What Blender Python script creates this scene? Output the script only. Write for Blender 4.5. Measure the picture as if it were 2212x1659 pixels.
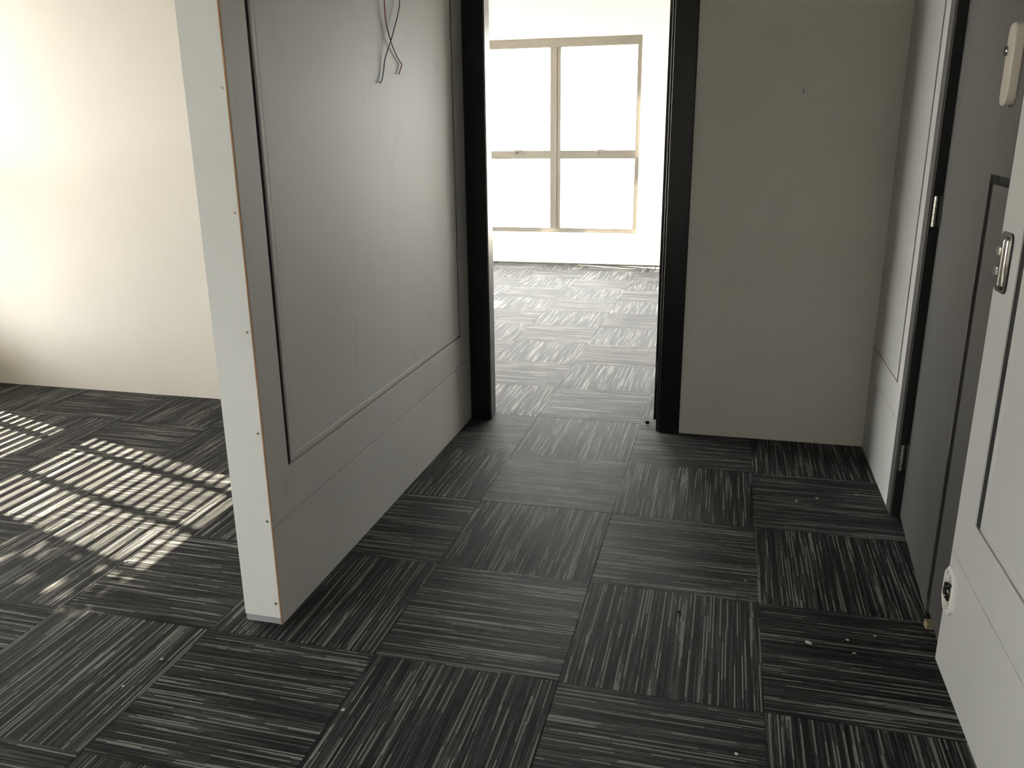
import bpy, bmesh, math, random
from mathutils import Vector, Matrix

random.seed(7)
SC = bpy.context.scene
COL = SC.collection
for o in list(bpy.data.objects):
    bpy.data.objects.remove(o, do_unlink=True)

# ------------------------------------------------------------------ camera
IMG_W, IMG_H, FOCAL_PX = 2212.0, 1659.0, 1798.3
cam_data = bpy.data.cameras.new('camera')
cam_data.sensor_fit = 'HORIZONTAL'
cam_data.sensor_width = 36.0
cam_data.lens = FOCAL_PX * 36.0 / IMG_W
cam_data.clip_start = 0.02
cam_data.clip_end = 300
cam = bpy.data.objects.new('camera', cam_data)
COL.objects.link(cam)
right = Vector((0.9690, 0.2467, -0.0106))
down = Vector((0.0612, -0.2817, -0.9576))
fwd = Vector((-0.2392, 0.9272, -0.2881)).normalized()
right = (right - fwd * right.dot(fwd)).normalized()
up = right.cross(fwd)
rot = Matrix((right, up, -fwd)).transposed()
cam.matrix_world = Matrix.Translation((-0.1565, -2.2702, 1.3287)) @ rot.to_4x4()
SC.camera = cam

# ------------------------------------------------------------------ world, sun, exposure
SKY = 26.0
world = bpy.data.worlds.new('hazy_sky')
SC.world = world
world.use_nodes = True
bg = world.node_tree.nodes['Background']
bg.inputs['Color'].default_value = (1.0, 0.985, 0.962, 1)
bg.inputs['Strength'].default_value = SKY
world.cycles.sampling_method = 'AUTOMATIC'

sun_data = bpy.data.lights.new('sun', 'SUN')
sun_data.energy = 125.0
sun_data.angle = math.radians(0.53)
sun_data.color = (1.0, 0.88, 0.70)
sun = bpy.data.objects.new('sun', sun_data)
COL.objects.link(sun)
sun.rotation_euler = Vector((1.09, -0.339, -1.0)).to_track_quat('-Z', 'Y').to_euler()
sun.location = (-12, 6, 12)

SC.view_settings.view_transform = 'Standard'
SC.view_settings.look = 'None'
SC.view_settings.exposure = 0.32
SC.view_settings.gamma = 1.0
SC.view_settings.use_curve_mapping = False
SC.cycles.max_bounces = 10
SC.cycles.diffuse_bounces = 7
SC.cycles.transparent_max_bounces = 16
SC.cycles.sample_clamp_indirect = 6.0
SC.cycles.use_denoising = True
SC.cycles.denoising_prefilter = 'ACCURATE'


def portal(name, loc, w, h, direction):
    """sky portal in a window opening: only guides the sampling of the sky light"""
    d = bpy.data.lights.new(name, 'AREA')
    d.shape = 'RECTANGLE'
    d.size, d.size_y = w, h
    d.cycles.is_portal = True
    o = bpy.data.objects.new(name, d)
    COL.objects.link(o)
    o.location = loc
    o.rotation_euler = Vector(direction).to_track_quat('-Z', 'Y').to_euler()
    return o


# ------------------------------------------------------------------ materials
def mat(name, color=(0.5, 0.5, 0.5), rough=0.6, metal=0.0, spec=0.4):
    m = bpy.data.materials.new(name)
    m.use_nodes = True
    b = m.node_tree.nodes['Principled BSDF']
    b.inputs['Base Color'].default_value = (*color, 1)
    b.inputs['Roughness'].default_value = rough
    b.inputs['Metallic'].default_value = metal
    b.inputs['Specular IOR Level'].default_value = spec
    return m


class NG:
    """tiny node-graph helper"""
    def __init__(self, m):
        self.t = m.node_tree
        self.b = self.t.nodes['Principled BSDF']

    def n(self, kind, **kw):
        nd = self.t.nodes.new(kind)
        for k, v in kw.items():
            setattr(nd, k, v)
        return nd

    def link(self, a, b):
        self.t.links.new(a, b)

    def math(self, op, a, b=None, c=None):
        nd = self.n('ShaderNodeMath', operation=op)
        for i, v in enumerate((a, b, c)):
            if v is None:
                continue
            if isinstance(v, (int, float)):
                nd.inputs[i].default_value = v
            else:
                self.link(v, nd.inputs[i])
        return nd.outputs[0]

    def noise(self, vec, scale, detail=3.0, rough=0.5):
        nd = self.n('ShaderNodeTexNoise')
        nd.inputs['Scale'].default_value = scale
        nd.inputs['Detail'].default_value = detail
        nd.inputs['Roughness'].default_value = rough
        if vec is not None:
            self.link(vec, nd.inputs['Vector'])
        return nd.outputs['Fac']

    def ramp(self, fac, stops):
        nd = self.n('ShaderNodeValToRGB')
        e = nd.color_ramp.elements
        while len(e) < len(stops):
            e.new(0.5)
        for el, (p, c) in zip(e, stops):
            el.position = p
            el.color = (*c, 1)
        self.link(fac, nd.inputs['Fac'])
        return nd.outputs['Color']

    def bump(self, height, strength, dist):
        nd = self.n('ShaderNodeBump')
        nd.inputs['Strength'].default_value = strength
        nd.inputs['Distance'].default_value = dist
        self.link(height, nd.inputs['Height'])
        self.link(nd.outputs['Normal'], self.b.inputs['Normal'])


def painted(name, color, rough=0.75, var=0.06, smudge=0.0, bump=0.15):
    m = mat(name, color, rough, spec=0.3)
    g = NG(m)
    geo = g.n('ShaderNodeNewGeometry')
    pos = geo.outputs['Position']
    f = g.noise(pos, 1.7, 4)
    dark = tuple(c * (1 - var) for c in color)
    lite = tuple(min(1, c * (1 + var)) for c in color)
    col = g.ramp(f, [(0.3, dark), (0.7, lite)])
    if smudge:
        mp = g.n('ShaderNodeMapping')
        mp.inputs['Scale'].default_value = (5, 5, 2.2)
        g.link(pos, mp.inputs['Vector'])
        s = g.noise(mp.outputs['Vector'], 3.0, 8, 0.65)
        mask = g.ramp(s, [(0.60, (0, 0, 0)), (0.78, (1, 1, 1))])
        mx = g.n('ShaderNodeMixRGB', blend_type='MULTIPLY')
        k = g.math('MULTIPLY', mask, smudge)
        g.link(k, mx.inputs['Fac'])
        g.link(col, mx.inputs['Color1'])
        mx.inputs['Color2'].default_value = (0.35, 0.31, 0.27, 1)
        col = mx.outputs['Color']
    g.link(col, g.b.inputs['Base Color'])
    h = g.noise(pos, 260, 2)
    g.bump(h, bump, 0.0006)
    return m


M = {}
M['wall'] = painted('white_wall_paint', (0.80, 0.77, 0.72), 0.8, 0.03)
M['ceiling'] = painted('dull_grey_ceiling', (0.36, 0.35, 0.33), 0.85, 0.03)  # unseen ceiling, its grey chosen to damp the bounced light
M['panel'] = painted('grey_panel_paint', (0.42, 0.412, 0.39), 0.55, 0.05, smudge=0.25)
M['panel_cool'] = painted('pale_grey_panel_paint', (0.60, 0.60, 0.59), 0.5, 0.04, smudge=0.1)
M['board'] = painted('white_end_board', (0.76, 0.775, 0.765), 0.55, 0.03, smudge=0.06)
M['strip'] = painted('grey_base_strip', (0.36, 0.37, 0.40), 0.5, 0.05)
M['mdf'] = painted('raw_fibreboard', (0.33, 0.18, 0.09), 0.85, 0.15)
M['raw_groove'] = painted('raw_board_groove', (0.27, 0.22, 0.17), 0.85, 0.1)
M['groove'] = painted('shade_dark_groove', (0.025, 0.024, 0.024), 0.8, 0.1)  # near-black stands in for the shade inside the vertical grooves
M['black'] = painted('black_satin_lacquer', (0.008, 0.008, 0.009), 0.30, 0.2, bump=0.03)
M['door'] = painted('charcoal_door_paint', (0.075, 0.072, 0.068), 0.5, 0.12, smudge=0.0)
M['doordark'] = painted('near_black_matte', (0.008, 0.008, 0.008), 0.7, 0.1)  # plain near-black for the door jambs and the gap by the cover board
M['frame'] = painted('grey_window_metal', (0.15, 0.138, 0.12), 0.5, 0.05, bump=0.05)
M['chrome'] = mat('polished_chrome', (0.82, 0.80, 0.77), 0.12, 1.0)
M['brass'] = mat('dull_brass', (0.42, 0.30, 0.20), 0.4, 1.0)
M['white_plastic'] = mat('white_plastic', (0.80, 0.79, 0.74), 0.4)
M['grey_plastic'] = mat('putty_grey_plastic', (0.62, 0.57, 0.49), 0.4)
M['black_plastic'] = mat('black_plastic', (0.012, 0.011, 0.011), 0.35)
M['dust'] = mat('plaster_dust', (0.42, 0.40, 0.34), 0.9)
M['red_wire'] = mat('red_insulation', (0.30, 0.045, 0.03), 0.45)
M['blue_wire'] = mat('blue_insulation', (0.09, 0.13, 0.20), 0.45)
M['copper'] = mat('copper', (0.55, 0.28, 0.16), 0.3, 1.0)
M['lint_light'] = mat('pale_lint', (0.50, 0.49, 0.45), 0.9)
M['lint_dark'] = mat('dark_lint', (0.012, 0.011, 0.011), 0.9)
M['wood'] = painted('raw_pine', (0.26, 0.22, 0.15), 0.8, 0.15)
M['render'] = painted('pale_exterior_render', (0.72, 0.70, 0.66), 0.9, 0.05)
M['ground'] = painted('pale_concrete_ground', (0.50, 0.48, 0.44), 0.9, 0.1)
M['bark'] = painted('bark', (0.12, 0.09, 0.06), 0.9, 0.2)
M['leaf'] = mat('green_leaf', (0.06, 0.13, 0.03), 0.6)
M['underlay'] = painted('dark_floor_slab', (0.04, 0.04, 0.04), 0.95, 0.1)

# window glass: clear pane with a surface reflection
gm = bpy.data.materials.new('window_glass')
gm.use_nodes = True
t = gm.node_tree
t.nodes.remove(t.nodes['Principled BSDF'])
out = t.nodes['Material Output']
tr = t.nodes.new('ShaderNodeBsdfTransparent')
tr.inputs['Color'].default_value = (0.96, 0.97, 0.96, 1)
gl = t.nodes.new('ShaderNodeBsdfGlossy')
gl.inputs['Roughness'].default_value = 0.02
mx = t.nodes.new('ShaderNodeMixShader')
mx.inputs['Fac'].default_value = 0.05
t.links.new(tr.outputs[0], mx.inputs[1])
t.links.new(gl.outputs[0], mx.inputs[2])
t.links.new(mx.outputs[0], out.inputs['Surface'])
M['glass'] = gm


def carpet_material():
    m = mat('striped_loop_carpet', (0.06, 0.06, 0.06), 0.65, spec=0.08)
    g = NG(m)
    tc = g.n('ShaderNodeTexCoord')
    oi = g.n('ShaderNodeObjectInfo')
    sep = g.n('ShaderNodeSeparateXYZ')
    g.link(tc.outputs['Object'], sep.inputs[0])
    rnd = g.math('MULTIPLY', oi.outputs['Random'], 91.7)
    x, y = sep.outputs['X'], sep.outputs['Y']
    pitch = 0.0039
    rowf = g.math('DIVIDE', y, pitch)
    row = g.math('FLOOR', rowf)
    frac = g.math('FRACT', rowf)

    def yarn(xs, rows, k, seed):
        cb = g.n('ShaderNodeCombineXYZ')
        g.link(g.math('ADD', g.math('MULTIPLY', x, xs), rnd), cb.inputs[0])
        g.link(g.math('MULTIPLY', rows, k), cb.inputs[1])
        g.link(g.math('ADD', rnd, seed), cb.inputs[2])
        return g.noise(cb.outputs[0], 1.0, 0.0)
    # every yarn row keeps its shade for a hand's breadth or more, then swaps with another yarn
    n1 = yarn(3.4, row, 7.31, 0.0)
    n2 = yarn(1.6, g.math('FLOOR', g.math('DIVIDE', rowf, 4.0)), 3.77, 17.0)
    f = g.math('ADD', g.math('MULTIPLY', n1, 0.87), g.math('MULTIPLY', n2, 0.13))
    col = g.ramp(f, [(0.0, (0.0042, 0.0044, 0.0050)), (0.38, (0.0105, 0.0108, 0.0116)),
                     (0.47, (0.026, 0.0265, 0.0272)), (0.56, (0.054, 0.0545, 0.054)), (0.635, (0.165, 0.164, 0.155))])
    ramp_node = col.node
    ramp_node.color_ramp.interpolation = 'CONSTANT'
    # loops along the row, and the furrow between two rows
    loop = g.math('SINE', g.math('ADD', g.math('MULTIPLY', x, 2 * math.pi / 0.0046), g.math('MULTIPLY', row, 2.4)))
    ridge = g.math('SINE', g.math('MULTIPLY', frac, math.pi))
    fuzz = g.noise(tc.outputs['Object'], 900, 2)
    h = g.math('ADD', g.math('ADD', ridge, g.math('MULTIPLY', loop, 0.18)), g.math('MULTIPLY', fuzz, 0.5))
    tone = g.math('ADD', 0.78, g.math('MULTIPLY', fuzz, 0.45))
    mxx = g.n('ShaderNodeVectorMath', operation='SCALE')
    g.link(col, mxx.inputs[0])
    g.link(tone, mxx.inputs['Scale'])
    g.link(mxx.outputs[0], g.b.inputs['Base Color'])
    g.b.inputs['Sheen Weight'].default_value = 0.03
    g.b.inputs['Sheen Roughness'].default_value = 0.45
    g.bump(h, 0.4, 0.0012)
    return m


M['carpet'] = carpet_material()


# ------------------------------------------------------------------ mesh helpers
def bm_box(bm, x0, x1, y0, y1, z0, z1, bevel=0.0):
    tmp = bmesh.new()
    vs = [tmp.verts.new((x, y, z)) for x in (x0, x1) for y in (y0, y1) for z in (z0, z1)]
    for f in ((0, 1, 3, 2), (4, 6, 7, 5), (0, 4, 5, 1), (2, 3, 7, 6), (0, 2, 6, 4), (1, 5, 7, 3)):
        tmp.faces.new([vs[i] for i in f])
    bmesh.ops.recalc_face_normals(tmp, faces=tmp.faces)
    if bevel:
        bmesh.ops.bevel(tmp, geom=list(tmp.edges), offset=bevel, segments=2, profile=0.5, affect='EDGES')
    me = bpy.data.meshes.new('tmp')
    tmp.to_mesh(me)
    tmp.free()
    bm.from_mesh(me)
    bpy.data.meshes.remove(me)


def obj(name, bm, material, parent=None, smooth=False):
    me = bpy.data.meshes.new(name)
    bmesh.ops.recalc_face_normals(bm, faces=bm.faces)
    bm.to_mesh(me)
    bm.free()
    me.materials.append(M[material])
    if smooth:
        for p in me.polygons:
            p.use_smooth = True
    o = bpy.data.objects.new(name, me)
    COL.objects.link(o)
    if parent is not None:
        o.parent = parent
    return o


def box(name, x0, x1, y0, y1, z0, z1, material, parent=None, bevel=0.0):
    bm = bmesh.new()
    bm_box(bm, x0, x1, y0, y1, z0, z1, bevel)
    return obj(name, bm, material, parent)


def boxes(name, lst, material, parent=None, bevel=0.0):
    bm = bmesh.new()
    for b in lst:
        bm_box(bm, *b, bevel=bevel)
    return obj(name, bm, material, parent)


def empty(name, loc=(0, 0, 0)):
    o = bpy.data.objects.new(name, None)
    o.empty_display_size = 0.05
    o.location = loc
    COL.objects.link(o)
    return o


def tag(o, label=None, cat=None, group=None, kind=None):
    if label:
        o['label'] = label
    if cat:
        o['category'] = cat
    if group:
        o['group'] = group
    if kind:
        o['kind'] = kind
    return o


def structure(o, label, cat):
    return tag(o, label, cat, kind='structure')


def tube(bm, pts, r, seg=8, cap=True):
    rings = []
    n = len(pts)
    pts = [Vector(p) for p in pts]
    ref = Vector((1, 0, 0))
    for i, p in enumerate(pts):
        d = (pts[min(i + 1, n - 1)] - pts[max(i - 1, 0)]).normalized()
        a = ref - d * ref.dot(d)
        if a.length < 1e-3:
            a = Vector((0, 1, 0)) - d * d.y
        a.normalize()
        b = d.cross(a)
        rings.append([bm.verts.new(p + (a * math.cos(2 * math.pi * k / seg) + b * math.sin(2 * math.pi * k / seg)) * r) for k in range(seg)])
    for i in range(n - 1):
        for k in range(seg):
            bm.faces.new([rings[i][k], rings[i][(k + 1) % seg], rings[i + 1][(k + 1) % seg], rings[i + 1][k]])
    if cap:
        bm.faces.new(rings[0][::-1])
        bm.faces.new(rings[-1])


def smooth_path(pts, sub=6):
    """Catmull-Rom through the points"""
    P = [Vector(p) for p in pts]
    P = [P[0] * 2 - P[1]] + P + [P[-1] * 2 - P[-2]]
    res = []
    for i in range(1, len(P) - 2):
        for k in range(sub):
            s = k / sub
            a, b, c, d = P[i - 1], P[i], P[i + 1], P[i + 2]
            res.append(0.5 * ((2 * b) + (c - a) * s + (2 * a - 5 * b + 4 * c - d) * s * s + (3 * b - a - 3 * c + d) * s ** 3))
    res.append(P[-2])
    return res


def rounded_plate(bm, cx, cy, w, h, r, t, seg=6, bev=0.0):
    """rounded rectangle in the local XY plane extruded to z=t"""
    pts = []
    for (sx, sy, a0) in ((1, 1, 0), (-1, 1, 90), (-1, -1, 180), (1, -1, 270)):
        for k in range(seg + 1):
            a = math.radians(a0 + 90 * k / seg)
            pts.append((cx + sx * (w / 2 - r) + r * math.cos(a), cy + sy * (h / 2 - r) + r * math.sin(a)))
    lay = [(0.0, 0.0), (t - bev, 0.0)] + [(t - bev * (1 - math.sin(a)), bev * (1 - math.cos(a))) for a in ([math.radians(q) for q in (22, 45, 67, 90)] if bev else [])]
    rings = []
    for z, inset in lay:
        rings.append([bm.verts.new((cx + (p[0] - cx) * (1 - 2 * inset / w), cy + (p[1] - cy) * (1 - 2 * inset / h), z)) for p in pts])
    n = len(pts)
    for a, b in zip(rings, rings[1:]):
        for k in range(n):
            bm.faces.new([a[k], a[(k + 1) % n], b[(k + 1) % n], b[k]])
    bm.faces.new(rings[-1])
    bm.faces.new(rings[0][::-1])


def face_minus_x(o, x, y, z):
    """place a plate built in local XY (x along world -y, y up, z out of the wall towards -x)"""
    o.matrix_local = Matrix(((0, 0, -1, x), (-1, 0, 0, y), (0, 1, 0, z), (0, 0, 0, 1)))


# ------------------------------------------------------------------ shell dimensions
H = 2.75
XL = -4.25            # inner face of the left outer wall
YB, YB2 = 1.41, 1.53  # wall with the doorway
YF = 6.47             # inner face of the far outer wall
XR2 = 1.50            # right wall of the far room
YN = -6.40            # wall behind the camera
NE = -1.30     # the near wall ends here; an added passage beyond keeps bounced light off the partition
DX0, DX1 = -1.235, -0.405   # rough doorway

# ------------------------------------------------------------------ floor and carpet tiles
floor = box('floor', XL - 0.2, XR2 + 0.15, YN - 0.15, YF + 0.2, -0.30, -0.006, 'underlay')
structure(floor, 'charcoal striped carpet tile floor laid quarter turned', 'floor')
T = 0.5
tile_mesh = {}


def tile(x0, x1, y0, y1, cx, cy, turned):
    key = tuple(round(v, 4) for v in (x0 - cx, x1 - cx, y0 - cy, y1 - cy, turned))
    if key not in tile_mesh:
        a0, a1, b0, b1 = x0 - cx, x1 - cx, y0 - cy, y1 - cy
        if turned:   # mesh is rotated by +90 degrees about z
            a0, a1, b0, b1 = b0, b1, -a1, -a0
        g, c = 0.0002, 0.0008
        bm = bmesh.new()
        lay = [(g, -0.006), (g, -c), (g + c, 0.0)]
        rings = []
        for i, z in lay:
            rings.append([bm.verts.new(p) for p in ((a0 + i, b0 + i, z), (a1 - i, b0 + i, z), (a1 - i, b1 - i, z), (a0 + i, b1 - i, z))])
        for r, s in zip(rings, rings[1:]):
            for k in range(4):
                bm.faces.new([r[k], r[(k + 1) % 4], s[(k + 1) % 4], s[k]])
        bm.faces.new(rings[-1])
        me = bpy.data.meshes.new('carpet_tile')
        bm.to_mesh(me)
        bm.free()
        me.materials.append(M['carpet'])
        tile_mesh[key] = me
    o = bpy.data.objects.new('carpet_tile', tile_mesh[key])
    COL.objects.link(o)
    o.parent = floor
    o.location = (cx, cy, random.uniform(-0.0004, 0.0))
    o.rotation_euler = (0, 0, math.pi / 2 if turned else 0)


def tile_area(X0, X1, Y0, Y1):
    for i in range(math.floor(X0 / T), math.ceil(X1 / T)):
        for j in range(math.floor(Y0 / T), math.ceil(Y1 / T)):
            x0, x1 = max(X0, i * T), min(X1, (i + 1) * T)
            y0, y1 = max(Y0, j * T), min(Y1, (j + 1) * T)
            if x1 - x0 < 0.01 or y1 - y0 < 0.01:
                continue
            # tile (-1,-1) runs its stripes towards the far window
            tile(x0, x1, y0, y1, (i + 0.5) * T, (j + 0.5) * T, (i + j) % 2 == 0)


tile_area(XL, 0.50, YN, YB2)
tile_area(0.50, XR2, -3.5, NE + 0.2)
tile_area(XL, XR2, YB2, YF)

# ------------------------------------------------------------------ outer walls with window openings
ceiling = box('ceiling', XL - 0.2, XR2 + 0.15, YN - 0.15, YF + 0.2, H, H + 0.15, 'ceiling')
structure(ceiling, 'dull grey unseen ceiling', 'ceiling')

SILL, HEAD = 0.32, 2.33
W2 = (0.02, 1.225)      # left room, beside the back wall
W3 = (-3.35, -2.35)     # left room, beside the camera
W4 = (1.75, 5.10)       # far room, left wall
ys = [YN - 0.15, W3[0], W3[1], W2[0], W2[1], W4[0], W4[1], YF + 0.2]
lst = []
for k in range(0, len(ys), 2):
    lst.append((XL - 0.2, XL, ys[k], ys[k + 1], -0.006, H))
for (a, b) in (W2, W3, W4):
    lst.append((XL - 0.2, XL, a, b, -0.006, SILL))
    lst.append((XL - 0.2, XL, a, b, HEAD, H))
wl = boxes('wall_left', lst, 'wall')
structure(wl, 'white painted outer wall with the sunlit windows', 'wall')

FW = (-3.75, -1.065, 0.32, 2.235)
F7 = (-0.62, 1.42)      # added second far window, out of sight, to brighten far room and partition
wf = boxes('wall_far', [(XL, FW[0], YF, YF + 0.2, -0.006, H), (FW[1], F7[0], YF, YF + 0.2, -0.006, H), (F7[1], XR2, YF, YF + 0.2, -0.006, H),
                        (FW[0], FW[1], YF, YF + 0.2, -0.006, FW[2]), (FW[0], FW[1], YF, YF + 0.2, FW[3], H),
                        (F7[0], F7[1], YF, YF + 0.2, -0.006, FW[2]), (F7[0], F7[1], YF, YF + 0.2, FW[3], H)], 'wall')
structure(wf, 'white wall holding the four pane window seen through the doorway', 'wall')

wb = boxes('wall_back', [(XL, DX0, YB, YB2, 0, H), (DX1, XR2, YB, YB2, 0, H), (DX0, DX1, YB, YB2, 2.12, H)], 'wall')
structure(wb, 'white wall around the black framed doorway', 'wall')
structure(box('wall_added_passage_end', XR2, XR2 + 0.15, YN, YB2, -0.006, H, 'wall'), 'wall at the end of the added unseen passage behind the viewer', 'wall')
structure(box('wall_added_passage_side', 0.60, XR2, YN - 0.15, -3.5, -0.006, H, 'wall'), 'side wall of the added unseen passage behind the viewer', 'wall')
structure(box('wall_added_passage_back', 0.60, XR2, -1.10, -1.00, -0.006, H, 'wall'), 'inner wall of the added unseen passage behind the viewer', 'wall')
structure(box('wall_far_right', XR2, XR2 + 0.15, YB2, YF, -0.006, H, 'wall'), 'white side wall of the bright far room', 'wall')
NW = (0.02, 0.20)      # added unseen window behind the viewer, to light the end wall
structure(boxes('wall_behind', [(XL, NW[0], YN - 0.15, YN, -0.006, H), (NW[1], 0.60, YN - 0.15, YN, -0.006, H),
                                (NW[0], NW[1], YN - 0.15, YN, -0.006, SILL), (NW[0], NW[1], YN - 0.15, YN, HEAD, H)], 'wall'), 'white wall behind the viewer', 'wall')


# ------------------------------------------------------------------ windows
def window(name, label, axis, plane, a0, a1, z0, z1, mull, trans, depth=0.06, bar=0.045, mw=0.11, head=0.085, grille=False, handles=()):
    """axis 'x': window lies in a wall of constant x; axis 'y': constant y. One pane per field."""
    root = empty(name, (plane, (a0 + a1) / 2, z0) if axis == 'x' else ((a0 + a1) / 2, plane, z0))
    inv = Matrix.Translation(root.location).inverted()

    def part(nm, u0, u1, zz0, zz1, m, d0, d1, parent=root, bevel=0.002):
        if axis == 'x':
            o = box(nm, plane - d1, plane - d0, u0, u1, zz0, zz1, m, None, bevel)
        else:
            o = box(nm, u0, u1, plane + d0, plane + d1, zz0, zz1, m, None, bevel)
        o.parent = parent
        if parent is root:
            o.matrix_parent_inverse = inv
        return o

    d0, d1 = 0.0, depth
    part('frame_bar', a0, a1, z1 - head, z1, 'frame', d0, d1)
    part('frame_bar', a0, a1, z0, z0 + bar, 'frame', d0, d1)
    part('frame_bar', a0, a0 + bar, z0 + bar, z1 - head, 'frame', d0, d1)
    part('frame_bar', a1 - bar, a1, z0 + bar, z1 - head, 'frame', d0, d1)
    cuts = [a0 + bar]
    for c in sorted(mull):
        part('mullion', c - mw / 2, c + mw / 2, z0 + bar, z1 - head, 'frame', d0, d1)
        # raised centre ridge of the coupled profile
        part('mullion_cover', c - 0.017, c + 0.017, z0 + bar, z1 - head, 'frame', d0 - 0.008, d0)
        cuts += [c - mw / 2, c + mw / 2]
    cuts.append(a1 - bar)
    for k in range(0, len(cuts), 2):
        u0, u1 = cuts[k], cuts[k + 1]
        part('transom', u0, u1, trans[0], trans[1], 'frame', d0, d1)
        for (p0, p1) in ((z0 + bar, trans[0]), (trans[1], z1 - head)):
            part('pane', u0, u1, p0, p1, 'glass', 0.028, 0.034, bevel=0)
    for hx in handles:
        h = part('handle', hx - 0.045, hx + 0.045, trans[1] - 0.012, trans[1] + 0.008, 'frame', -0.030, -0.018, bevel=0.003)
        part('handle_pivot', hx - 0.05, hx - 0.03, trans[1] - 0.03, trans[1] + 0.004, 'frame', -0.024, 0.0, bevel=0.002)
    structure(root, label, 'window')
    if grille:
        g0, g1 = 0.045, 0.073
        z = 1.066 - 0.0573 * 0.5
        zs = []
        k = -14
        while True:
            zz = z + k * 0.0573
            k += 1
            if zz < z0 + 0.02:
                continue
            if zz > z1 - 0.03:
                break
            zs.append(zz)
        for zz in zs:
            part('louvre_slat', a0, a1, zz - 0.0125, zz + 0.0125, 'render', g0 + 0.03, g1 + 0.025, bevel=0)
        for c in (1.10, 0.80, 0.50, 0.20):
            part('louvre_post', c - 0.025, c + 0.025, z0, z1, 'frame', g0 + 0.055, g1 + 0.03, bevel=0)
    return root


window('window_1', 'grey metal window of four panes in the bright far room', 'y', YF + 0.03, FW[0], FW[1], FW[2], FW[3],
       (-1.93, -2.86), (1.072, 1.155), handles=(-1.45, -2.31))
window('added_window_far', 'added unseen window in the far wall that lights the partition', 'y', YF + 0.03, F7[0], F7[1], FW[2], FW[3], (0.40,), (1.072, 1.155))
portal('sky_portal', ((F7[0] + F7[1]) / 2, YF + 0.19, (FW[2] + FW[3]) / 2), F7[1] - F7[0], FW[3] - FW[2], (0, -1, 0))
window('window_2', 'louvred window casting the slatted sunlight on the carpet', 'x', XL - 0.06, W2[0], W2[1], SILL, HEAD,
       (), (1.10, 1.23), grille=True, bar=0.02, head=0.04)
window('window_3', 'grey metal window beside the viewer', 'x', XL - 0.06, W3[0], W3[1], SILL, HEAD, (), (1.10, 1.23))
window('window_4', 'grey metal window in the side wall of the far room', 'x', XL - 0.06, W4[0], W4[1], SILL, HEAD, (3.3,), (1.10, 1.23), head=0.03)

window('added_window_behind', 'added unseen window behind the viewer that lights the end wall', 'y', YN - 0.12, NW[0], NW[1], SILL, HEAD, (), (1.10, 1.23))
portal('sky_portal', ((NW[0] + NW[1]) / 2, YN - 0.14, (SILL + HEAD) / 2), NW[1] - NW[0], HEAD - SILL, (0, 1, 0))
portal('sky_portal', ((FW[0] + FW[1]) / 2, YF + 0.19, (FW[2] + FW[3]) / 2), FW[1] - FW[0], FW[3] - FW[2], (0, -1, 0))
for (a, b) in (W2, W3, W4):
    portal('sky_portal', (XL - 0.19, (a + b) / 2, (SILL + HEAD) / 2), b - a, HEAD - SILL, (1, 0, 0))

# ------------------------------------------------------------------ partition on the left of the corridor
PX0, PX1 = -1.425, -1.310
PY0, PY1 = -0.434, 1.405
ptop = H
BT = 0.016    # face board thickness
part_root = box('wall_partition', PX0 + 0.0, PX1 - BT - 0.004, PY0 + 0.012, YB, 0, ptop, 'wall')
structure(part_root, 'panelled grey partition with a bare white board end', 'wall')
# white end board, raw edge and grey base strip
box('end_board', PX0, PX1 - 0.0040, PY0, PY0 + 0.012, 0.022, ptop, 'board', part_root, 0.0006)
box('base_strip', PX0 + 0.002, PX1 - 0.0040, PY0 + 0.0015, PY0 + 0.012, 0.002, 0.022, 'strip', part_root)
box('board_edge', PX1 - 0.0040, PX1 - 0.0004, PY0 + 0.0002, PY0 + 0.0022, 0.001, ptop, 'mdf', part_root)
for z in (0.068, 0.322, 0.577, 0.851, 1.151, 1.438, 1.72, 2.0, 2.28, 2.56):
    bm = bmesh.new()
    tube(bm, [(PX1 - 0.0145, PY0 - 0.0012, z), (PX1 - 0.0145, PY0 + 0.002, z)], 0.0036, 10)
    s = obj('screw', bm, 'brass', part_root)
    bm = bmesh.new()
    bm_box(bm, PX1 - 0.0170, PX1 - 0.0120, PY0 - 0.0016, PY0 - 0.001, z - 0.0007, z + 0.0007)
    obj('screw_slot', bm, 'groove', s)
# corridor face: skirting board, stiles, rail and a recessed panel with a bead
fx0, fx1 = PX1 - BT, PX1
ys0, ys1 = PY0 + 0.0023, PY1
GY0, GY1, GZ = -0.322, 1.272, 0.440
box('groove_backing', PX1 - BT - 0.004, PX1 - BT, PY0 + 0.012, ys1, 0, ptop, 'groove', part_root)
box('skirting_board', fx0, fx1, ys0, ys1, 0.0, 0.300, 'panel', part_root, 0.0012)
box('bottom_rail', fx0, fx1, ys0, ys1, 0.3025, GZ, 'panel', part_root, 0.0012)
box('stile', fx0, fx1, ys0, GY0, GZ, ptop, 'panel', part_root, 0.0012)
box('stile', fx0, fx1, GY1, ys1, GZ, ptop, 'panel', part_root, 0.0012)


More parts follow.
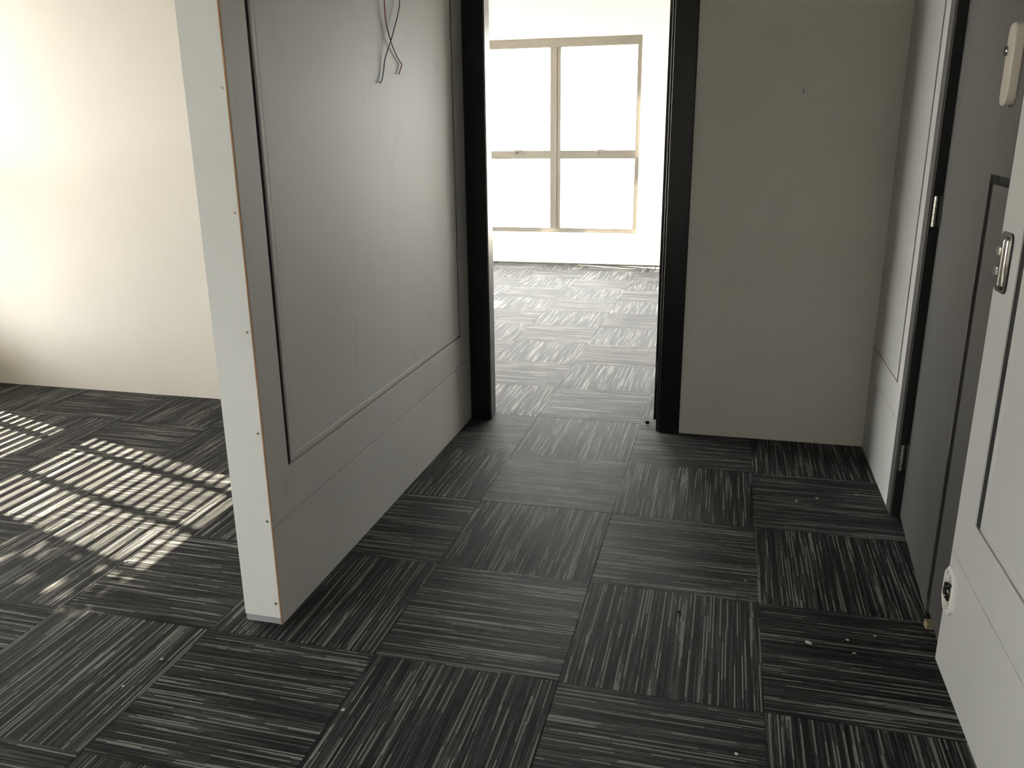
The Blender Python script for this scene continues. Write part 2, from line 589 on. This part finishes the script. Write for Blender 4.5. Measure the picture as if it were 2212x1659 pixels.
def panel_with_bead(parent, x_out, sgn, y0, y1, z0, z1, material, gy=0.022, gz=0.006, depth=0.008, gy1=None):
    """field with a raised bead inside a routed groove; sgn=+1 faces +x, -1 faces -x"""
    x_floor = x_out - sgn * depth
    gy1 = gy if gy1 is None else gy1
    bm = bmesh.new()
    xs = sorted((x_out - sgn * 0.0129, x_floor))
    for a, b in ((y0, y0 + gy), (y1 - gy1, y1)):
        bm_box(bm, xs[0], xs[1], a, b, z0, z1)
    obj('groove_floor', bm, 'groove', parent)
    bm = bmesh.new()
    bm_box(bm, xs[0], xs[1], y0 + gy, y1 - gy1, z0, z0 + gz)
    obj('groove_floor', bm, 'raw_groove', parent)
    prof = [(0.0, 0.0129), (0.0006, 0.0020), (0.0026, 0.0006), (0.017, 0.0006), (0.019, 0.0030), (0.021, 0.0016)]
    bm = bmesh.new()
    rings = []
    for inset, dep in prof:
        x = x_out - sgn * dep
        a0, a1, b0, b1 = y0 + gy + inset, y1 - gy1 - inset, z0 + gz + inset, z1 - inset
        rings.append([bm.verts.new(p) for p in ((x, a0, b0), (x, a1, b0), (x, a1, b1), (x, a0, b1))])
    for a, b in zip(rings, rings[1:]):
        for k in range(4):
            bm.faces.new([a[k], a[(k + 1) % 4], b[(k + 1) % 4], b[k]])
    bm.faces.new(rings[-1])
    bm.faces.new(rings[0][::-1])
    return obj('raised_panel', bm, material, parent)


panel_with_bead(part_root, PX1, 1, GY0, GY1, GZ, ptop - 0.12, 'panel', gy1=0.020, depth=0.006)
box('top_rail', fx0, fx1, GY0, GY1, ptop - 0.12, ptop, 'panel', part_root)

# ------------------------------------------------------------------ doorway in the back wall
door1 = empty('door_1', ((DX0 + DX1) / 2, YB, 0))
structure(door1, 'black door frame open to the bright far room', 'door')


def d1part(nm, *a, **k):
    o = box(nm, *a, **k)
    o.parent = door1
    o.matrix_parent_inverse = Matrix.Translation(door1.location).inverted()
    return o


d1part('casing', -1.308, -1.212, YB - 0.012, YB, 0, 2.19, 'black', bevel=0.002)
d1part('casing', -0.411, -0.316, YB - 0.012, YB, 0, 2.19, 'black', bevel=0.004)
d1part('casing', -1.212, -0.411, YB - 0.012, YB, 2.10, 2.19, 'black', bevel=0.002)
# inner lips of the casing (double bead that catches the far light)
d1part('bead', -1.2145, -1.2095, YB - 0.004, YB + 0.02, 0, 2.10, 'black', bevel=0.001)
d1part('bead', -0.4215, -0.4125, YB + 0.002, YB + 0.03, 0, 2.10, 'black', bevel=0.0035)
d1part('jamb', DX0, -1.222, YB, YB2, 0, 2.10, 'black', bevel=0.0015)
d1part('jamb', -0.4125, DX1, YB, YB2, 0, 2.10, 'black', bevel=0.0015)
d1part('jamb', -1.222, -0.4125, YB, YB2, 2.10, 2.12, 'black', bevel=0.0015)
# door leaf swung back into the far room, edge on to the corridor
leaf = d1part('door_leaf', -0.443, -0.405, YB2 + 0.008, YB2 + 0.768, 0.012, 2.085, 'black', bevel=0.0015)
for z in (0.25, 1.05, 1.85):
    h = d1part('hinge_plate', -0.439, -0.412, YB2 + 0.0060, YB2 + 0.0082, z - 0.05, z + 0.05, 'door', bevel=0.0005)
    for dz in (-0.032, 0.0, 0.032):
        bm = bmesh.new()
        tube(bm, [(-0.4255, YB2 + 0.0050, z + dz), (-0.4255, YB2 + 0.0065, z + dz)], 0.0036, 8)
        s = obj('hinge_screw', bm, 'chrome')
        s.parent = h

# ------------------------------------------------------------------ right side: far panelled return, door, near panelled wall
RX = 0.472
wr = box('wall_right_far', RX + BT, 0.60, 0.775, YB, 0, H, 'wall')
structure(wr, 'narrow panelled wall return between back wall and charcoal door', 'wall')
box('groove_backing', RX + BT - 0.003, RX + BT, 0.775, YB, 0, H, 'groove', wr)
box('skirting_board', RX, RX + BT - 0.003, 0.775, YB, 0, 0.335, 'panel_cool', wr, 0.0008)
box('bottom_rail', RX, RX + BT - 0.003, 0.775, YB, 0.3365, 0.452, 'panel_cool', wr, 0.0008)
box('stile', RX, RX + BT - 0.003, 0.775, 0.853, 0.452, H, 'panel_cool', wr, 0.0008)
panel_with_bead(wr, RX, -1, 0.853, YB, 0.452, H, 'panel_cool', gy=0.026, gz=0.004, depth=0.0035, gy1=0.004)

NX = 0.440
NY = -0.175
wn = box('wall_right_near', NX + BT, 0.60, NE, NY, 0, H, 'wall')
structure(wn, 'panelled pale grey wall beside the charcoal door', 'wall')
box('groove_backing', NX + BT - 0.003, NX + BT, NE, NY, 0, H, 'groove', wn)
box('skirting_board', NX, NX + BT - 0.003, NE, NY, 0, 0.315, 'panel_cool', wn, 0.0008)
box('bottom_rail', NX, NX + BT - 0.003, NE, NY, 0.3168, 0.450, 'panel_cool', wn, 0.0008)
box('stile', NX, NX + BT - 0.003, -0.314, NY, 0.450, H, 'panel_cool', wn, 0.0008)
panel_with_bead(wn, NX, -1, -1.18, -0.314, 0.450, H - 0.1, 'panel_cool', gy=0.034, gz=0.005, depth=0.0035)
box('stile', NX, NX + BT - 0.003, NE, -1.18, 0.450, H, 'panel_cool', wn, 0.0008)

# charcoal door, ajar by a few degrees towards the corridor
DH = 2.25
wall_over = box('wall_right_over_door', 0.50, 0.60, NY, 0.775, DH, H, 'wall')
structure(wall_over, 'white wall above the charcoal door', 'wall')
structure(box('wall_closet', 0.72, 0.80, NY - 0.2, 0.9, -0.006, H, 'wall'), 'wall of the dark closet behind the charcoal door', 'wall')
door2 = empty('door_2', (0.500, 0.690, 0))
structure(door2, 'charcoal door with lock plate, ajar in the corridor wall', 'door')
inv2 = Matrix.Translation(door2.location).inverted()


def d2part(nm, *a, **k):
    o = box(nm, *a, **k)
    o.parent = door2
    o.matrix_parent_inverse = inv2
    return o


d2part('frame_strip', RX - 0.002, RX + 0.013, 0.715, 0.775, 0, DH, 'door', bevel=0.0012)
d2part('frame_jamb', RX + 0.002, 0.60, 0.700, 0.715, 0, DH, 'doordark', bevel=0.0008)
d2part('frame_jamb', NX + 0.03, 0.60, NY, NY + 0.012, 0, DH, 'doordark')
d2part('frame_head', RX + 0.03, 0.60, NY + 0.012, 0.700, DH - 0.03, DH, 'doordark')

# the leaf: local frame, u runs from the hinge side to the lock side, n points into the corridor
HP = Vector((0.5030, 0.694, 0))
LP = Vector((0.4440, -0.158, 0))
U = (LP - HP).normalized()
N = Vector((U.y, -U.x, 0)).normalized()
LEN = (LP - HP).length
LM = Matrix(((U.x, -N.x, 0, HP.x), (U.y, -N.y, 0, HP.y), (0, 0, 1, 0), (0, 0, 0, 1)))
uk = LEN - 0.200     # left edge of the cut-away lower corner
zk = 1.222
bm = bmesh.new()
prof = [(0, 0.008), (uk, 0.008), (uk, zk), (LEN, zk), (LEN, DH - 0.035), (0, DH - 0.035)]
fr = [bm.verts.new((u, 0.0, z)) for u, z in prof]
bk = [bm.verts.new((u, 0.038, z)) for u, z in prof]
bm.faces.new(fr)
bm.faces.new(bk[::-1])
for k in range(6):
    bm.faces.new([fr[k], fr[(k + 1) % 6], bk[(k + 1) % 6], bk[k]])
leaf2 = obj('door_leaf', bm, 'door', door2)
leaf2.matrix_local = inv2 @ LM


def lpart(nm, u0, u1, n0, n1, z0, z1, material, bevel=0.0, parent=None):
    o = box(nm, u0, u1, -n1, -n0, z0, z1, material, None, bevel)
    o.parent = parent or leaf2
    return o


lpart('leaf_recess', uk, LEN, -0.038, -0.016, 0.03, zk, 'doordark')
lpart('recess_lip', uk - 0.004, uk + 0.001, -0.004, 0.0012, 0.05, zk, 'chrome')
lpart('cover_board', uk + 0.026, LEN, -0.016, -0.003, 0.03, zk - 0.022, 'door', 0.001)

# hinges on the far side
for z in (1.075, 0.228, 1.95):
    hz = 0.048
    bm = bmesh.new()
    for a, b in ((-hz, -hz * 0.62), (-hz * 0.60, -hz * 0.2), (-hz * 0.18, hz * 0.2), (hz * 0.22, hz * 0.6), (hz * 0.62, hz)):
        tube(bm, [(0, 0, a), (0, 0, b)], 0.0058, 10)
    hg = obj('hinge', bm, 'chrome')
    hg.parent = door2
    hg.matrix_parent_inverse = inv2
    hg.location = (RX + 0.012, 0.6935, z)
    bm = bmesh.new()
    bm_box(bm, 0.004, 0.028, 0.004, 0.0062, -hz, hz)
    pl = obj('hinge_leaf', bm, 'door')
    pl.parent = hg

# lock plate high on the leaf (rounded escutcheon with a cylinder and a fixing screw)
bm = bmesh.new()
rounded_plate(bm, 0, 0, 0.068, 0.176, 0.024, 0.020, 8, 0.004)
esc = obj('lock_plate', bm, 'grey_plastic', door2)
esc.matrix_local = inv2 @ LM @ Matrix(((1, 0, 0, LEN - 0.100), (0, 0, -1, 0.0), (0, 1, 0, 1.465), (0, 0, 0, 1)))
bm = bmesh.new()
tube(bm, [(-0.012, 0.030, 0.018), (-0.012, 0.030, 0.027)], 0.011, 16)
cy = obj('lock_cylinder', bm, 'chrome', esc, True)
bm = bmesh.new()
bm_box(bm, -0.016, -0.009, 0.022, 0.038, 0.0265, 0.0285)
obj('key_slot', bm, 'black_plastic', esc)
bm = bmesh.new()
tube(bm, [(0.005, -0.091, 0.008), (0.005, -0.086, 0.008)], 0.004, 10)
obj('fixing_screw', bm, 'chrome', esc)

# ------------------------------------------------------------------ things on the near right wall
# chrome strike plate wrapped round the wall edge
sp = empty('strike_plate', (NX, -0.228, 1.045))
tag(sp, 'chrome strike plate with two latch tabs on the pale grey wall edge', 'strike plate')
bm = bmesh.new()
rounded_plate(bm, 0, 0, 0.080, 0.132, 0.016, 0.004, 6, 0.001)
a = obj('backplate', bm, 'black_plastic', sp)
bm = bmesh.new()
rounded_plate(bm, 0.012, 0, 0.032, 0.118, 0.010, 0.013, 6, 0.012)
b = obj('curved_lip', bm, 'chrome', sp, True)
bm = bmesh.new()
rounded_plate(bm, -0.028, 0.022, 0.026, 0.020, 0.003, 0.010, 4, 0.002)
c = obj('latch_tab', bm, 'chrome', sp)
bm = bmesh.new()
rounded_plate(bm, -0.028, -0.022, 0.026, 0.020, 0.003, 0.010, 4, 0.002)
d = obj('latch_tab', bm, 'chrome', sp)
for o in (a, b, c, d):
    face_minus_x(o, 0, 0, 0)

# open socket back box at skirting height with dusty rim and loose conductors
sb = empty('socket_box', (NX, -0.219, 0.224))
tag(sb, 'white open socket box with dark wires low on the grey skirting', 'socket box')


def chamfer_ring(bm, w, h, ch, inner, t):
    def pts(w, h, ch):
        return [(w / 2 - ch, h / 2), (-w / 2 + ch, h / 2), (-w / 2, h / 2 - ch), (-w / 2, -h / 2 + ch), (-w / 2 + ch, -h / 2), (w / 2 - ch, -h / 2), (w / 2, -h / 2 + ch), (w / 2, h / 2 - ch)]
    A, B = pts(w, h, ch), pts(w - 2 * inner, h - 2 * inner, ch * 0.8)
    lay = [(A, 0.0), (A, t * 0.7), (pts(w - 0.006, h - 0.006, ch), t), (B, t), (B, 0.0012)]
    rings = [[bm.verts.new((x, y, z)) for x, y in P] for P, z in lay]
    for r, s in zip(rings, rings[1:]):
        for k in range(8):
            bm.faces.new([r[k], r[(k + 1) % 8], s[(k + 1) % 8], s[k]])
    bm.faces.new(rings[0][::-1])
    bm.faces.new(rings[-1])


bm = bmesh.new()
chamfer_ring(bm, 0.084, 0.118, 0.022, 0.010, 0.010)
a = obj('rim', bm, 'white_plastic', sb)
bm = bmesh.new()
bm_box(bm, -0.022, 0.016, -0.045, 0.040, 0.0014, 0.0030, 0.0005)
b = obj('dusty_back', bm, 'dust', sb)
bm = bmesh.new()
tube(bm, smooth_path([(-0.020, 0.004, 0.002), (-0.008, 0.016, 0.012), (0.006, 0.012, 0.014), (0.012, 0.022, 0.006)]), 0.0040, 8)
c = obj('conductor', bm, 'black_plastic', sb, True)
bm = bmesh.new()
tube(bm, smooth_path([(-0.022, -0.004, 0.002), (-0.004, 0.000, 0.014), (0.004, -0.012, 0.012), (0.000, -0.026, 0.004)]), 0.0046, 8)
d = obj('conductor', bm, 'black_plastic', sb, True)
bm = bmesh.new()
tube(bm, smooth_path([(-0.016, 0.010, 0.002), (0.000, 0.006, 0.015), (0.006, -0.004, 0.014), (0.004, -0.016, 0.004)]), 0.0046, 8)
e = obj('conductor', bm, 'black_plastic', sb, True)
bm = bmesh.new()
tube(bm, [(0.005, -0.009, 0.015), (0.009, -0.010, 0.016)], 0.0026, 8)
f = obj('bare_tip', bm, 'chrome', sb, True)
for o in (a, b, c, d, e, f):
    face_minus_x(o, 0, 0, 0)

# ------------------------------------------------------------------ loose wires hanging on the partition
wx = PX1 + 0.004


def wire(name, label, pts, material, r=0.0021):
    bm = bmesh.new()
    tube(bm, smooth_path(pts, 8), r, 8)
    o = obj(name, bm, material, None, True)
    return tag(o, label, 'wire', 'loose wires hanging on the partition')


wire('electrical_wire', 'thin red electrical wire hanging on the grey partition, end bent back',
     [(PX1 - 0.010, 0.575, 1.975), (wx, 0.560, 1.955), (wx + 0.004, 0.536, 1.90), (wx + 0.004, 0.535, 1.757), (wx + 0.003, 0.541, 1.70), (wx + 0.003, 0.556, 1.665),
      (wx + 0.003, 0.577, 1.635), (wx, 0.618, 1.602), (wx, 0.655, 1.578), (wx, 0.6765, 1.5690), (wx, 0.6775, 1.5640), (wx, 0.662, 1.548), (wx, 0.645, 1.5325)], 'red_wire')
wire('electrical_wire', 'thin blue electrical wire hanging on the grey partition, hooked tip',
     [(PX1 - 0.010, 0.605, 1.975), (wx + 0.002, 0.620, 1.955), (wx + 0.006, 0.655, 1.88), (wx + 0.006, 0.668, 1.774), (wx + 0.006, 0.650, 1.730), (wx + 0.0075, 0.607, 1.680),
      (wx + 0.0085, 0.572, 1.640), (wx + 0.005, 0.542, 1.602), (wx + 0.001, 0.522, 1.570), (wx, 0.506, 1.530), (wx, 0.490, 1.505), (wx, 0.476, 1.4945), (wx, 0.468, 1.4985)], 'blue_wire')

# ------------------------------------------------------------------ bits on the floor
wd = box('wood_offcut', -0.020, 0.020, -0.012, 0.012, 0.0, 0.020, 'wood', None, 0.0012)
wd.location = (0.4640, -0.025, 0.0)
wd.rotation_euler = (0, 0, 0.12)
tag(wd, 'small pale wood offcut on the carpet under the charcoal door', 'wood offcut')


def crumb(x, y, s, material, label, flat=0.5):
    bm = bmesh.new()
    bmesh.ops.create_icosphere(bm, subdivisions=1, radius=1.0)
    for v in bm.verts:
        k = random.uniform(0.6, 1.25)
        v.co = Vector((v.co.x * s * k * 1.4, v.co.y * s * k, v.co.z * s * flat * k))
    zmin = min(v.co.z for v in bm.verts)
    for v in bm.verts:
        v.co.z -= zmin
    o = obj('debris_crumb', bm, material)
    o.location = (x, y, 0.0)
    o.rotation_euler = (0, 0, random.uniform(0, 3.14))
    return tag(o, label, 'debris', 'crumbs of debris on the carpet')


crumb(-0.226, -0.107, 0.0050, 'lint_dark', 'black tuft of lint in mid corridor, left of the chalky crumbs')
crumb(-1.542, -0.655, 0.0055, 'lint_light', 'largest pale crumb on the carpet left of the partition end')
crumb(0.123, -0.183, 0.0075, 'dust', 'biggest dusty lint clump on the carpet near the charcoal door', 0.6)
crumb(0.228, -0.143, 0.0042, 'lint_light', 'pale crumb right of the biggest dusty lint clump')
crumb(0.238, -0.203, 0.0042, 'dust', 'dull crumb closest to the viewer beside the dusty lint clump')
crumb(0.303, -0.107, 0.0048, 'dust', 'dull crumb nearest the wood offcut by the charcoal door')
crumb(-0.036, 0.117, 0.0030, 'lint_light', 'tiny white speck in mid corridor on a cross striped tile')
crumb(-1.996, -0.220, 0.0045, 'lint_light', 'white speck beside the slatted sunlight on the carpet')
crumb(-1.567, -0.776, 0.0040, 'lint_light', 'small pinkish speck left of the partition end, nearer the viewer')
crumb(-0.983, -0.730, 0.0050, 'lint_light', 'pale fluff on a tile seam in front of the partition end')
crumb(0.380, 0.863, 0.0050, 'dust', 'dull crumb by the narrow panelled return at the back')
crumb(0.156, 0.756, 0.0045, 'dust', 'leftmost dull crumb of those before the back wall')
crumb(0.233, 0.799, 0.0055, 'dust', 'crumb between two others before the back wall')
crumb(-0.468, 1.500, 0.0090, 'lint_dark', 'black lint tuft on the doorway threshold by the right jamb', 0.9)
crumb(-0.066, -0.662, 0.0040, 'lint_light', 'pale speck nearest the viewer at the picture bottom')

# nail stub in the back wall
bm = bmesh.new()
tube(bm, [(0.1036, YB - 0.012, 1.470), (0.1036, YB - 0.004, 1.482), (0.1036, YB + 0.004, 1.486)], 0.0028, 8)
o = obj('nail', bm, 'strip', None, True)
tag(o, 'small bent nail stub in the bare white back wall', 'nail')

# ------------------------------------------------------------------ outside
gr = box('ground', -30, 30, -30, 40, -0.60, -0.30, 'ground')
structure(gr, 'pale concrete ground outside the windows', 'ground')
structure(box('wall_sun_blocker', -5.6, -3.42, YF + 0.2, 6.90, -0.30, 4.5, 'render'), 'added unseen pilaster blocking the sun outside the far window', 'wall')  # added out of view to keep the sun off the left panes

tree = empty('tree', (-7.6, 0.60, -0.3))
tag(tree, 'leafy tree outside the louvred window', 'tree')
bm = bmesh.new()
tube(bm, [(0, 0, 0), (0.05, 0.02, 1.5), (0, -0.05, 2.8), (0.1, -0.15, 4.2)], 0.09, 10)
obj('trunk', bm, 'bark', tree, True)
bm = bmesh.new()
rr = random.Random(3)
for k in range(2600):
    while True:
        p = Vector((rr.uniform(-1, 1), rr.uniform(-1, 1), rr.uniform(-1, 1)))
        if p.length < 1:
            break
    c = Vector((p.x * 1.0, p.y * 0.85, p.z * 1.55 + 4.55))
    a = Vector((rr.gauss(0, 1), rr.gauss(0, 1), rr.gauss(0, 1))).normalized()
    b = a.orthogonal().normalized()
    s = rr.uniform(0.05, 0.10)
    vs = [bm.verts.new(c + a * s), bm.verts.new(c + b * s * 0.5), bm.verts.new(c - a * s), bm.verts.new(c - b * s * 0.5)]
    bm.faces.new(vs)
lf = obj('foliage', bm, 'leaf', tree)
lf['kind'] = 'stuff'
